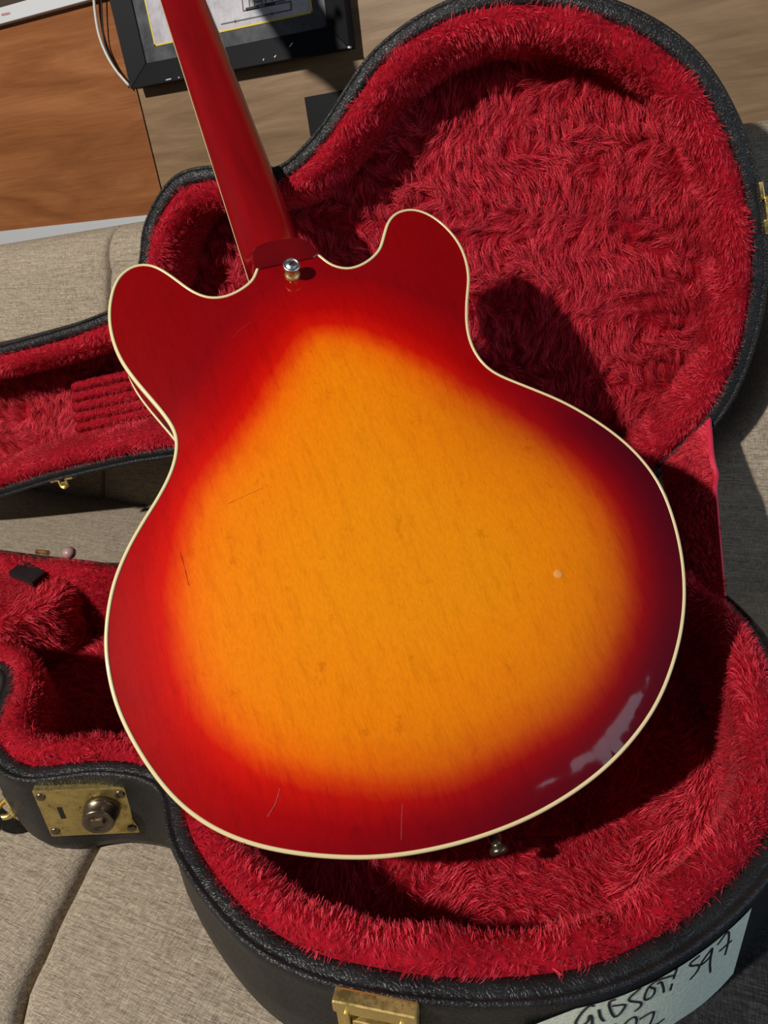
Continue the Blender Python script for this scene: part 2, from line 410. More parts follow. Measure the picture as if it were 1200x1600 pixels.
SEATD = .083
SHELL = [(.03, -SEATD), (.012, -SEATD), (.004, -SEATD + .004), (.0005, -.070), (-.001, -.045), (0, -.014), (-.0006, -.009), (-.0012, -.005), (-.0011, -.001), (-.0002, .0010), (.0018, .0008), (.0030, -.0008), (.0042, .0003), (.0085, .0008), (.0125, 0), (.0135, -.010)]
LINB = [(.0115, -.005), (.0125, .003), (.017, .0075), (.025, .0080), (.032, .004), (.036, -.006), (.038, -.030), (.040, -.066)]
LINL = [(.0115, -.005), (.0135, .001), (.019, .0045), (.027, .0035), (.034, -.002), (.038, -.014), (.040, -.034), (.041, -.062)]
case = empty('guitar_case', tuple(add3(T0 - SEATD * N)), 'open black leatherette guitar case with red plush lining lying on the sofa', 'guitar case')
def shell(name, O, f, prof, dz):
    rings = [f(ring2(O, o), n if n > -.02 else n * dz) for o, n in prof]; V, F = loft(rings)
    K = len(O); V2, F2 = fill(ring2(O, prof[0][0]), .05)
    base = len(V); V = np.vstack([V, f(V2, prof[0][1] * dz)]); F += [[i + base for i in t] for t in F2]
    return mesh(name, V, F, M['leather'], case)
shell('base_shell', OB, fb, SHELL, 1.0)
lid = shell('lid_shell', OL, fl, SHELL, 1.0)
rnd = np.random.RandomState(3)
def lining(name, O, f, prof, floor_n, step=.012):
    wob = smooth(rnd.normal(size=(len(O), 1)), 6) * .012
    wob2 = smooth(rnd.normal(size=(len(O), 1)), 10) * .015
    rings = []
    for i, (o, n) in enumerate(prof):
        R = ring2(O, o)
        k = 0 if i in (0,) else 1
        rings.append(f(R, n) + k * (.35 * wob) * (f(R, 1.) - f(R, 0.)) + 0)
    V, F = loft(rings)
    P2, F2 = fill(ring2(O, prof[-1][0]), step)
    return V, F, f(P2, floor_n), F2
def orient(V, F, ref):
    """flip the faces so that they look along +ref on average"""
    F = [list(f) for f in F]; V = np.asarray(V)
    n = sum(np.cross(V[f[1]] - V[f[0]], V[f[2]] - V[f[0]]) for f in F)
    return [f[::-1] for f in F] if n @ ref < 0 else F
Vb, Fb, Vf, Ff = lining('base', OB, fb, LINB, -.066); Fb = orient(Vb, Fb, N); Ff = orient(Vf, Ff, N)
Vl, Fl, Vp, Fp = lining('lid', OL, fl, LINL, -.062); Fl = orient(Vl, Fl, N2); Fp = orient(Vp, Fp, N2)
def onscreen(P, m=60):
    q = proj(P); return (q[:, 0] > -m) & (q[:, 0] < 1200 + m) & (q[:, 1] > -m) & (q[:, 1] < 1600 + m)
r1 = mesh('base_rim_padding', Vb, Fb, M['furbase'], case); r2 = mesh('base_floor_lining', Vf, Ff, M['furbase'], case)
r3 = mesh('lid_rim_padding', Vl, Fl, M['furbase'], case); r4 = mesh('lid_panel_lining', Vp, Fp, M['furbase'], case)
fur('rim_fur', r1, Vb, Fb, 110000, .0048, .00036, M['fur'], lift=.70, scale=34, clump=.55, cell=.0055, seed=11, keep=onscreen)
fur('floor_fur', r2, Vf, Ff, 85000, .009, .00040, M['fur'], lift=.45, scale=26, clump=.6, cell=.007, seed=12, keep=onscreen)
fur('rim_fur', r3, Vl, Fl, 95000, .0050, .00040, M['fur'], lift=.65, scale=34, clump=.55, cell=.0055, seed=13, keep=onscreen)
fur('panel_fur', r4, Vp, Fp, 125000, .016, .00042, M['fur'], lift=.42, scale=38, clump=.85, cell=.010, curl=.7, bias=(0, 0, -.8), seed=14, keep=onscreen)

# hinges behind, between the two halves
for u in (-.13, -.02):
    b = MB(); P = T0 + u * A + (hb[4][1] + .004) * B - .012 * N; Q = H2 + u * A2 - .002 * C2 - .012 * N2
    b.tube([P - .02 * A, P + .02 * A], .003); d = Q - P; b.box(P + d / 2, A * .018, d / 2, np.cross(A, d) / np.linalg.norm(d) * .0008)
    b.obj('hinge', M['gold'], case)

# accessory compartment in the neck of the base, plush-covered, with a leather pull tab
ZC = T0 - .003 * N
edge = [(-330, 846), (0, 866), (60, 868), (118, 874), (124, 893), (112, 923), (86, 944), (62, 957), (30, 962), (0, 984), (-330, 965)]
E2 = unp(edge, ZC, N) - T0; E2 = np.stack([E2 @ A, E2 @ B], 1); E2 = resample(E2, 130); E2 = smooth(E2, 3)
E2i = ring2(E2, .006)
V, F = loft([fb(E2, -.064), fb(E2, -.012), fb(ring2(E2, .002), -.005), fb(E2i, -.002)])
PV, PF = fill(E2i, .008); bumps = vnoise(np.c_[PV, np.zeros(len(PV))], 40)[:, 0] * .0006
base = len(V); V = np.vstack([V, fb(PV, 0) + (bumps - .001)[:, None] * N]); F = orient(V, F, N) if False else F
Ft = orient(V, [[i + base for i in t] for t in PF], N)
cn = sum((np.cross(V[f[1]] - V[f[0]], V[f[2]] - V[f[0]]) @ (V[f[0]] - V[:130].mean(0)) for f in F))
if cn < 0: F = [f[::-1] for f in F]
comp = mesh('compartment', V, F + Ft, M['furbase'], case)
fur('compartment_fur', comp, V, F + Ft, 34000, .008, .00040, M['fur'], lift=.45, scale=22, clump=.55, cell=.008, seed=15, keep=onscreen)
q = unp([(14, 896), (38, 876), (71, 896), (51, 912)], ZC + .009 * N, N)
b = MB(); Vt = list(q + .0016 * N) + list(q - .004 * N)
b.add(Vt, [[0, 1, 2, 3], [7, 6, 5, 4], [0, 4, 5, 1], [1, 5, 6, 2], [2, 6, 7, 3], [3, 7, 4, 0]])
tag(b.obj('pull_tab', M['leather'], case), 'black leather pull tab on the red compartment lid')

# ridged neck rest inside the lid
PR = H2 - .044 * N2
qd = unp([(112, 598), (278, 560), (285, 668), (122, 700)], PR, N2)
V = []; nu, nv = 60, 64
for j in range(nv + 1):
    for i in range(nu + 1):
        s, t = i / nu, j / nv; p = (qd[0]*(1-s) + qd[1]*s)*(1-t) + (qd[3]*(1-s) + qd[2]*s)*t
        wv = t + .006 * math.sin(s * 31 + int(t * 7) * 2.1) ; h = abs(math.sin(wv * math.pi * 6.5)) ** .6
        V.append(p + N2 * (.0065 * h - .004 + .0006 * math.sin(s * 90 + t * 40)))
F = [[j*(nu+1)+i, j*(nu+1)+i+1, (j+1)*(nu+1)+i+1, (j+1)*(nu+1)+i] for j in range(nv) for i in range(nu)]; F = orient(V, F, N2)
rp_ = mesh('ridged_neck_rest', V, F, M['furbase'], case)
fur('neck_rest_pile', rp_, np.array(V), F, 12000, .0022, .0004, M['fur'], lift=.5, scale=30, clump=.3, cell=.004, seed=16)

# cloth stay web between lid and base
Pt = unp([(1036, 728), (1107, 656)], H2 + .001 * N2, N2); Pb = unp([(1050, 893), (1130, 934)], T0 + .003 * N, N)
Pt = Pt; V = []; nu, nv = 20, 40
nw = np.cross(Pt[1] - Pt[0], Pb[0] - Pt[0]); nw /= np.linalg.norm(nw); nw = nw if nw @ Pt[0] < 0 else -nw
for j in range(nv + 1):
    for i in range(nu + 1):
        s, t = i / nu, j / nv; a_, b_ = Pt[0]*(1-s) + Pt[1]*s, Pb[0]*(1-s) + Pb[1]*s
        p = a_*(1-t) + b_*t; V.append(p + nw * (.006 * math.sin(math.pi * t) * math.sin(math.pi * s) - .004 * math.exp(-((t - .33) / .06)**2)))
F = [[j*(nu+1)+i, j*(nu+1)+i+1, (j+1)*(nu+1)+i+1, (j+1)*(nu+1)+i] for j in range(nv) for i in range(nu)]; F = orient(V, F, nw)
web = mesh('stay_web', V, F, M['furbase'], case)
fur('web_pile', web, np.array(V), F, 16000, .005, .0005, M['fur'], lift=.3, scale=30, clump=.5, cell=.006, bias=(0, 0, -1), seed=17)
edge_ = np.array([V[j*(nu+1) + nu] for j in range(nv + 1)]); er = (Pt[1] - Pt[0]) / np.linalg.norm(Pt[1] - Pt[0])
b = MB(); wd = er * .0024
for j in range(nv):
    p, p2 = edge_[j], edge_[j+1]; b.add([p - wd + nw*.0012, p + wd + nw*.0012, p2 + wd + nw*.0012, p2 - wd + nw*.0012, p - wd - nw*.0012, p + wd - nw*.0012, p2 + wd - nw*.0012, p2 - wd - nw*.0012], [[0,1,2,3],[7,6,5,4],[1,5,6,2],[4,0,3,7]])
tag(b.obj('web_edge', simple('pink_red_tape', (.62, .02, .07), .6), web), 'bright red folded tape edge')

# ------------------------------------------------------------------ mapping pixels onto the outer wall of the base / lid
class WallMap:
    def __init__(s, O, f, ax):
        s.O = resample(O, 1600); n = normals2(s.O); c = s.O - s.O.mean(0)
        s.n = n if (n * c).sum() > 0 else -n
        s.f = f; K = 1600; s.ax = ax
    def at(s, u, n, out=0.):
        u = np.atleast_1d(np.asarray(u, float)) % 1600; n = np.broadcast_to(np.asarray(n, float), u.shape); i = np.floor(u).astype(int); t = (u - i)[:, None]; j = (i + 1) % 1600
        P = s.O[i % 1600]*(1-t) + s.O[j]*t + (s.n[i % 1600]*(1-t) + s.n[j]*t) * out
        return s.f(P, 0.) + n[:, None] * s.ax
    def normal(s, u):
        return (s.at(u, 0., .001) - s.at(u, 0., 0.))[0] / .001
    def find(s, px, lo=-.085, hi=.0, rim=False):
        if not hasattr(s, 'g'):
            U, Nn = np.meshgrid(np.arange(0, 1600, 2), np.linspace(lo, hi, 60)); s.U, s.Nn = U.ravel(), Nn.ravel()
            P = s.at(s.U, s.Nn); nv = (s.at(s.U, s.Nn, .001) - P); s.vis = (nv * P).sum(1) < 0; s.g = proj(P)
        res = []
        for p in np.atleast_2d(px):
            d = ((s.g - p)**2).sum(1) + ((~s.vis) * 1e9 if not rim else (s.Nn < -1e-6) * 1e9); k = d.argmin(); x = np.array([s.U[k], s.Nn[k]], float)
            if rim: res.append(x); continue
            for _ in range(6):
                q = proj(s.at(x[0], x[1]))[0]; J = np.stack([(proj(s.at(x[0]+.5, x[1]))[0] - q) / .5, (proj(s.at(x[0], x[1]+1e-4))[0] - q) / 1e-4], 1)
                dx = np.linalg.lstsq(J, np.asarray(p, float) - q, rcond=1e-4)[0]; dx[0] = np.clip(dx[0], -6, 6); dx[1] = np.clip(dx[1], -.004, .004); x = x + dx
            res.append(x)
        return np.array(res)
WB = WallMap(OB, fb, N); WL = WallMap(OL, fl, N2)

# paper label with handwriting, on the round end of the base
top = WB.find([(898, 1564), (960, 1541), (1030, 1508), (1100, 1463), (1150, 1426)]); rb = WB.find([(1157, 1504)])[0]
bt = WB.find([(1050, 1597), (1125, 1534)]); 
u0, u1 = top[0, 0], WB.find([(1170, 1415)])[0][0]
nbot = float(np.mean([rb[1], bt[0, 1], bt[1, 1]])); nbot = max(nbot, -.076)
us = np.linspace(u0, u1, 60); o_ = np.argsort(top[:, 0]); ntop = np.minimum(np.interp(us, top[o_, 0], top[o_, 1]), -.0065)
sgn = np.sign(u0 - u1); us = np.r_[u0 + sgn * 14, us]; ntop = np.r_[ntop[0] - .012, ntop]
nb = np.full(len(us), nbot); nb[-1] = ntop[-1] - .002; 
ur = rb[0]; m = (us - ur) * np.sign(u1 - u0) > 0; nb[m] = np.interp(np.abs(us[m] - ur), [0, abs(u1 - ur) + 1e-6], [nbot, ntop[-1] - .002])
V = []; rows = 10
for j in range(rows + 1):
    t = j / rows; V.append(WB.at(us, ntop*(1-t) + nb*t, .0016))
Vv = np.vstack(V); kk = len(us); F = [[j*kk+i, j*kk+i+1, (j+1)*kk+i+1, (j+1)*kk+i] for j in range(rows) for i in range(kk - 1)]
outn = WB.normal(float(np.mean(us))); F = orient(Vv, F, outn)
n = NT('pale_tape'); c = n.coord(); vv = n.n('ShaderNodeTexVoronoi', feature='DISTANCE_TO_EDGE'); vv.inputs['Scale'].default_value = 260; n.l(c, vv.inputs['Vector'])
n.set(Base_Color=n.mix(n.ramp(vv.outputs['Distance'], [(0, (1, 1, 1)), (.12, (0, 0, 0))]), (.66, .71, .58), (.78, .83, .70)), Roughness=.45); n.bump(vv.outputs['Distance'], .4, .0006)
lab = mesh('paper_label', Vv, F, n.m, case); tag(lab, 'pale green tape label with handwriting')
fa = lambda L: [(870 + x / 6.667, 1400 + y / 6.667) for x, y in L]; fbx = lambda L: [(1030 + x / 7.06, 1390 + y / 7.06) for x, y in L]
strokes = [fa(s) for s in ([(375,1105),(330,1100),(240,1180),(180,1290),(215,1315),(300,1270),(330,1200),(350,1230),(355,1310),(385,1315)], [(420,1140),(440,1225),(475,1265)],
    [(595,1035),(530,1065),(540,1150),(590,1220),(690,1110),(690,1095),(560,1105)], [(855,915),(730,1035),(740,1055),(855,1075),(850,1110),(785,1165)],
    [(1000,930),(985,990),(910,1045),(890,1030),(930,920),(1010,850),(1190,790)], [(1020,885),(1060,860),(1085,920),(1090,970)], [(930,905),(1000,930)],
    [(535,1325),(600,1290)], [(690,1330),(690,1290),(790,1220),(810,1250),(790,1330)], [(840,1250),(880,1220),(985,1170),(985,1200),(940,1320)], [(960,1325),(1030,1290),(1100,1240)])]
strokes += [fbx(s) for s in ([(170,825),(130,950)], [(115,1000),(95,1075)], [(420,690),(310,790),(325,805),(410,800),(400,850),(310,960)],
    [(555,610),(440,770),(430,795),(470,770),(540,690),(555,610),(530,780),(535,880)], [(610,580),(730,435),(735,520),(695,690)], [(630,650),(770,530)])]
ink = MB(); mm = 2.3 / 1600
perim = np.linalg.norm(np.diff(WB.O, axis=0), axis=1).sum(); du = 1600 / perim
for st in strokes:
    sn = WB.find(spline(st, 5)); xy = np.stack([sn[:, 0] / du, sn[:, 1]], 1); nn = normals2(xy, False); hw = .00075
    L_, R_ = xy + nn * hw, xy - nn * hw
    VL = WB.at(L_[:, 0] * du, L_[:, 1], .0019); VR = WB.at(R_[:, 0] * du, R_[:, 1], .0019); k = len(xy)
    ink.add(list(VL) + list(VR), [[i, i+1, k+i+1, k+i] for i in range(k - 1)])
ink.obj('handwriting', simple('black_ink', (.02, .018, .03), .5), lab)

# lock plate with key slot and cylinder, on the outer wall near the waist
def local_frame(WM, px):
    u, n_ = WM.find([px])[0]; P = WM.at(u, n_, 0.)[0]; Z = WM.normal(u); Z /= np.linalg.norm(Z)
    X = np.cross(WM.ax, Z); X /= np.linalg.norm(X); Y = np.cross(Z, X); return P, X, Y, Z
P, X, Y, Z = local_frame(WB, (134, 1268)); P = P + Z * .0026
def onplane(px, off=0.): 
    q = unp(px, P + Z * off, Z) - P; return np.stack([q @ X, q @ Y], 1)
cor = onplane([(50, 1238), (194, 1231), (219, 1302), (80, 1307)], .0035)
ca = cor.mean(0); ax = (cor[1] - cor[0] + cor[2] - cor[3]) / 4; ay = (cor[0] - cor[3] + cor[1] - cor[2]) / 4
to3 = lambda a, z: P + a[0] * X + a[1] * Y + z * Z
lock = MB(); v3 = lambda a: a[0] * X + a[1] * Y
lock.box(to3(ca, .0), v3(ax), v3(ay), Z * .0035, .0008); lk = lock.obj('lock_plate', M['brass'], case); tag(lk, 'pitted brass lock plate')
for sx in (-1, 1):
    for sy in (-1, 1):
        MB().lathe(to3(ca + ax * sx * .86 + ay * sy * .76, .0033), Z, [(.0034, 0), (.0034, .0006), (.0026, .0013), (.001, .0016)], 16).obj('rivet', M['bronze'], lk, True)
ks = onplane([(96, 1270)], .0035)[0]; MB().box(to3(ks, .0035), v3(ax) / np.linalg.norm(ax) * .0016, v3(ay) / np.linalg.norm(ay) * .0058, Z * .0003).obj('key_slot', M['dark'], lk)
kc = onplane([(160, 1263)], .0035)[0]; rc = .0125
MB().lathe(to3(kc, .003), Z, [(rc, 0), (rc, .004), (rc * .97, .005), (rc * .9, .0055), (rc * .9, .0115), (rc * .86, .0128), (rc * .6, .0132), (rc * .58, .0124), (.001, .0124)], 40).obj('lock_cylinder', M['bronze'], lk, True)
MB().box(to3(kc, .0155), v3(ax) / np.linalg.norm(ax) * .0042 + v3(ay) / np.linalg.norm(ay) * .001, v3(ay) / np.linalg.norm(ay) * .0022, Z * .0016, .001).obj('thumb_tongue', M['bronze'], lk)

# draw latch at the bottom of the frame
P, X, Y, Z = local_frame(WB, (583, 1573)); b = MB()
tl, tr = onplane([(519, 1560), (652, 1587)], .006); cx = (tl + tr) / 2; hw = np.linalg.norm(tr - tl) / 2; dx = v3((tr - tl)) / (2 * hw); dy = np.cross(Z, dx); dy = dy if dy @ Y > 0 else -dy
O_ = P + v3(cx)
b.box(O_ + Z * .004 - dy * .004, dx * hw, dy * .0045, Z * .004, .0012); b.box(O_ + Z * .004 - dy * .040, dx * hw, dy * .004, Z * .004, .0012)
for s in (-1, 1): b.box(O_ + Z * .003 - dy * .022 + dx * s * (hw - .006), dx * .0055, dy * .018, Z * .0025, .0008)
dl = b.obj('draw_latch', M['gold'], case); MB().box(O_ + Z * .001 - dy * .022, dx * (hw - .002), dy * .02, Z * .001).obj('latch_backing', M['bronze'], dl)
for s in (-1, 1): MB().box(O_ + Z * .0055 - dy * .020 + dx * s * .014, dx * .0012, dy * .014, Z * .0035, .0005).obj('latch_rail', M['gold'], dl)
MB().box(O_ + Z * .006 - dy * .024, dx * .012, dy * .010, Z * .002, .0008).obj('latch_lever', M['gold'], dl)

# handle loop at the left edge
P, X, Y, Z = local_frame(WB, (6, 1262)); b = MB(); a_ = np.linspace(-.6, 3.4, 16)
b.tube([P + Z * (.002 + .008 * math.sin(t)) + X * .009 * math.cos(t) - Y * .002 for t in a_], .0022); b.box(P + Z * .001, X * .010, Y * .006, Z * .001, .0005)
hr = b.obj('handle_ring', M['gold'], case, True)
pts = spline([P + Z * .008 + X * .004, P + Z * .014 + X * .0 - Y * .012, P + Z * .017 - X * .02 - Y * .02, P + Z * .017 - X * .07 - Y * .022, P + Z * .010 - X * .10 - Y * .012], 6)
MB().tube(pts, .0045, 10).obj('handle_strap', M['leather'], case, True)

# latch hanging from the lid's lower neck edge, and one on its right end
P = WL.at(WL.find([(97, 757)], rim=True)[0][0], -.004, 0.)[0]
X2 = A2; Dn = -C2; b = MB()
b.box(P + Dn * .001 - X2 * .011 + N2 * .002, X2 * .006, Dn * .0012, N2 * .005, .0005); b.box(P + Dn * .001 + X2 * .013 + N2 * .002, X2 * .006, Dn * .0012, N2 * .005, .0005)
b.tube(spline([P - X2 * .005 + Dn * .001 + N2*.005, P - X2 * .004 + Dn * .009 + N2*.006, P + Dn * .012 + N2*.006, P + X2 * .006 + Dn * .009 + N2*.006, P + X2 * .007 + Dn * .001 + N2*.005], 4), .0016, 6)
b.box(P + X2*.001 + Dn * .008 + N2*.004, X2 * .005, Dn * .004, N2 * .0015, .0006); b.obj('lid_catch', M['gold'], case)
pk = WL.find([(1192, 320)], rim=True)[0][0]; Zr = WL.normal(pk); P = WL.at(pk, .001, .001)[0] - Zr * .0045; Tr = np.cross(Zr, N2); Tr = Tr if Tr[2] > 0 else -Tr; b = MB()
b.box(P + Tr * .011 + Zr * .003, Tr * .007, Zr * .0015, N2 * .003, .0006); b.box(P - Tr * .007 + Zr * .007 - N2 * .002, Tr * .011, Zr * .0035, N2 * .006, .0012)
b.box(P - Tr * .018 + Zr * .004, Tr * .006, Zr * .003, N2 * .004, .0008); b.tube([P + Tr*.004 + Zr*.006 - N2*.006, P + Tr*.004 + Zr*.006 + N2*.006], .002, 8)
b.obj('lid_catch', M['gold'], case)
# small catch plate and knob on the far rim of the neck
P = unp([(67, 864)], T0 + .006 * N, N)[0]; MB().box(P + N * .001, A * .0085, B * .002, N * .0022, .0006).obj('catch_plate', M['gold'], case)
P = unp([(109, 866)], T0 + .006 * N, N)[0]; MB().lathe(P - N * .004, N, [(.004, 0), (.0065, .003), (.0072, .007), (.005, .0105), (.001, .0118)], 20).obj('knob', simple('pale_pink_plastic', (.38, .25, .24), .35), case, True)

# ------------------------------------------------------------------ guitar
GR = np.array([[.77239, -.50061, .3909], [.63214, .54603, -.54977], [.06178, .67174, .73821]]); GT = np.array([-.08286, .27559, -.38257])
gx, gy, gz = GR[:, 0], GR[:, 1], GR[:, 2]
gl = lambda P: GT + np.atleast_2d(P) @ GR.T
def g2(px, z=0.):
    q = (unp(px, GT + z * gz, gz) - GT) @ GR; return q[:, :2]
OUT = [(400,418),(393,435),(375,450),(350,461),(325,462),(300,452),(270,430),(245,415),(225,411),(205,415),(185,430),(173,455),(168,490),(172,525),(185,560),(205,590),(230,620),(255,650),(270,675),(273,700),(265,735),(245,775),(220,815),(195,860),(175,910),(165,960),(162,1010),(168,1060),(180,1105),(200,1150),(230,1200),(270,1250),(320,1290),(380,1318),(450,1335),(530,1343),(600,1342),(680,1330),(760,1308),(840,1275),(920,1225),(980,1170),(1030,1100),(1060,1020),(1072,950),(1070,880),(1055,810),(1030,750),(990,700),(940,660),(880,625),(820,600),(770,578),(745,550),(733,515),(732,470),(735,430),(725,390),(705,360),(675,335),(645,325),(620,330),(605,345),(597,370),(590,390),(570,408),(545,417),(520,412),(500,397)]
go = smooth(spline(g2(OUT), 6), 4, False); go = resample(go, 420, False)
closed_g = np.vstack([go, go[-1:] * .6 + go[:1] * .4, go[-1:] * .3 + go[:1] * .7])
nn = normals2(go, False); cen = np.array([0, .2]); nn = nn if (nn * (go - cen)).sum() > 0 else -nn
guitar = empty('electric_guitar', tuple(add3(gl([0, .01, -.045])[0])), 'cherry sunburst hollow body electric guitar resting back side up in the open case', 'guitar')
th = .045
gr = lambda o, z: gl(np.c_[go - nn * o, np.full(len(go), z)])
body = MB()
side_prof = [(0.0006, -.0045), (.0006, -.020), (.0006, -th + .0045)]
V, F = loft([gr(o, z) for o, z in side_prof], False)
F = F if sum(np.cross(V[f[1]] - V[f[0]], V[f[2]] - V[f[0]]) @ (V[f[0]] - gl([0, .2, -.02])[0]) for f in F) > 0 else [f[::-1] for f in F]
mesh('body_side', V, F, M['side'], guitar)
for nm, s, z0 in (('back_binding', 1, 0.), ('front_binding', -1, -th)):
    pf = [(.0006, -.0052), (0, -.0050), (-.0002, -.0025), (0, -.0006), (.0008, .0002), (.0024, .0004), (.0027, -.0008)]
    V, F = loft([gr(o, z0 + s * z) for o, z in pf], False); F = [f[::-1] for f in F] if s < 0 else F
    tag(mesh(nm, V, F, M['cream'], guitar), 'cream binding')
inner = go - nn * .0025; poly = np.vstack([inner, (inner[-1:] * 2 + inner[:1]) / 3, (inner[-1:] + inner[:1] * 2) / 3])
V2, F2 = fill(poly, .0052)
# arched back: relaxed membrane over the outline
nb_ = len(poly); E = np.array([(f[i], f[(i+1) % len(f)]) for f in F2 for i in range(len(f))]); nV = len(V2)
deg = np.bincount(E[:, 0], minlength=nV) + np.bincount(E[:, 1], minlength=nV); isb = np.zeros(nV, bool); isb[:nb_] = True
z = np.minimum(dist_poly(V2, poly) / .12, 1) * .0085
src = .0052**2 / .203**2 * .05
for _ in range(900):
    s_ = np.bincount(E[:, 0], z[E[:, 1]], nV) + np.bincount(E[:, 1], z[E[:, 0]], nV); z = s_ / np.maximum(deg, 1) + src; z[isb] = 0
z = z / z.max() * .010
mid = [(488, 530), (461, 560), (433, 607), (410, 650), (374, 694), (335, 741), (303, 796), (284, 867), (276, 930), (280, 993), (292, 1048), (315, 1103), (355, 1150), (410, 1189), (481, 1213), (559, 1225), (638, 1227), (701, 1221), (756, 1197), (819, 1162), (882, 1126), (937, 1071), (968, 1008), (983, 945), (980, 890), (965, 835), (937, 780), (898, 733), (843, 686), (780, 646), (717, 611), (654, 575), (591, 544), (536, 526)]
mp = resample(spline(g2(mid), 6, True), 200); sd = dist_poly(V2, mp) * np.where(inside(V2, mp), 1, -1)
burst = np.clip(.5 + sd / .2, 0, 1)
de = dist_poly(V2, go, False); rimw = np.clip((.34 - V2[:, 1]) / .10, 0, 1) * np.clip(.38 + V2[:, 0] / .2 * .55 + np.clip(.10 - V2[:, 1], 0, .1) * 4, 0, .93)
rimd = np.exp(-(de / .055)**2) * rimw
L3 = gl(np.c_[V2, z - .0002]); F2 = orient(L3, F2, gz)
bk = mesh('back_plate', L3, F2, M['burst'], guitar, attrs={'burst': burst, 'rim_tint': rimd}); tag(bk, 'amber centre fading to deep red edge')
# object-space texture follows the guitar: rotate the mesh data into the guitar frame
def to_guitar_frame(o):
    R4 = Matrix(GR.tolist()).to_4x4(); o.data.transform(R4.inverted()); o.matrix_local = R4
to_guitar_frame(bk)
Vf_, Ff_ = fill(poly, .02); Lf = gl(np.c_[Vf_, np.full(len(Vf_), -th)]); Ff_ = orient(Lf, Ff_, -gz); mesh('front_plate', Lf, Ff_, M['side'], guitar, attrs={})
# heel cap flush with the back, its block below
hc = [(397, 419), (395, 405), (395, 395), (401, 387), (420, 379), (448, 374.5), (468, 373), (484, 381), (498, 398)]
h2 = resample(spline(g2(hc), 5), 40, False)
V, F = [], []
capz = [(.0010, 0.), (.0002, .0004), (-.004, .0004), (-.044, .0004)]
bot = [h2[-1] * (1 - t) + h2[0] * t for t in np.linspace(.0, 1., 12)[1:-1]]; bot = [b_ - np.array([0, .0025]) for b_ in bot]
loop = np.vstack([h2, bot]); cc = loop.mean(0)
rings = [gl(np.c_[cc + (loop - cc) * k, np.full(len(loop), z_)]) for k, z_ in ((.97, .0012), (1., .0006), (1., -.004), (.97, -.044))]
V, F = loft(rings); n0 = len(loop); F.append(list(range(n0))[::-1])
F = F if True else F
hcap = mesh('heel', V, F, M['heel'], guitar, False); bm = bmesh.new(); bm.from_mesh(hcap.data); bmesh.ops.recalc_face_normals(bm, faces=bm.faces); bm.to_mesh(hcap.data); bm.free()
# neck: lofted sections
TA, TX = .03525, .01151
nwid = lambda y: .0285 - (y - .45) * .0142
cxn = lambda y: TX * (y - .45)
zed = lambda y: -.050 + TA * (y - .445)
ys = [.452, .462, .470, .476, .481, .487, .495, .505, .52, .55, .60, .68, .76, .84, .94]
apex = [-.004, -.004, -.0045, -.008, -.014, -.020, -.0255, -.0290, -.0310, -.0312, -.0300, -.0280, -.0255, -.0235, -.0215]
expo = [5, 5, 4.6, 4.2, 3.7, 3.3, 3.0, 2.8, 2.7, 2.6, 2.5, 2.4, 2.3, 2.3, 2.3]
ys2 = np.linspace(.452, .935, 76); ap = np.interp(ys2, ys, apex); ex = np.interp(ys2, ys, expo)
rings = []
for y, a0, e in zip(ys2, ap, ex):
    w_ = nwid(y); zc = zed(y); h_ = a0 - zc; t = np.linspace(0, math.pi, 28)
    xx = w_ * np.sign(np.cos(t)) * np.abs(np.cos(t)) ** (2 / e); zz = zc + h_ * np.abs(np.sin(t)) ** (2 / e)
    rings.append(gl(np.c_[cxn(y) + xx, np.full(28, y), zz]))
V, F = loft(rings, False)
neck = mesh('neck', V, F, M['neck'], guitar); bm = bmesh.new(); bm.from_mesh(neck.data)
bmesh.ops.recalc_face_normals(bm, faces=bm.faces); bm.to_mesh(neck.data); bm.free()
c0 = neck.data.polygons[len(neck.data.polygons) // 2]
if c0.normal @ Vector(gz) < 0 and True: neck.data.flip_normals()
to_guitar_frame(neck)
fbm = MB(); ysf = np.linspace(.40, .93, 20); prof = [(-1, 0.), (-1, -.006), (1, -.006), (1, 0.)]
V, F = loft([gl([[cxn(y) + s * (nwid(y) - .0012), y, zed(y) + d] for s, d in prof]) for y in ysf]); F += [[0, 1, 2, 3], [len(V) - 1, len(V) - 2, len(V) - 3, len(V) - 4]]
mesh('fingerboard', V, F, M['rosewood'], guitar, False)
for s in (-1, 1):
    V, F = loft([gl([[cxn(y) + s * (nwid(y) + a), y, zed(y) + d] for a, d in ((-.0012, .0002), (.0003, .0002), (.0003, -.0022), (-.0012, -.0022))]) for y in ysf])
    tag(mesh('neck_binding', V, F, M['cream'], guitar, False), 'thin cream edge line')
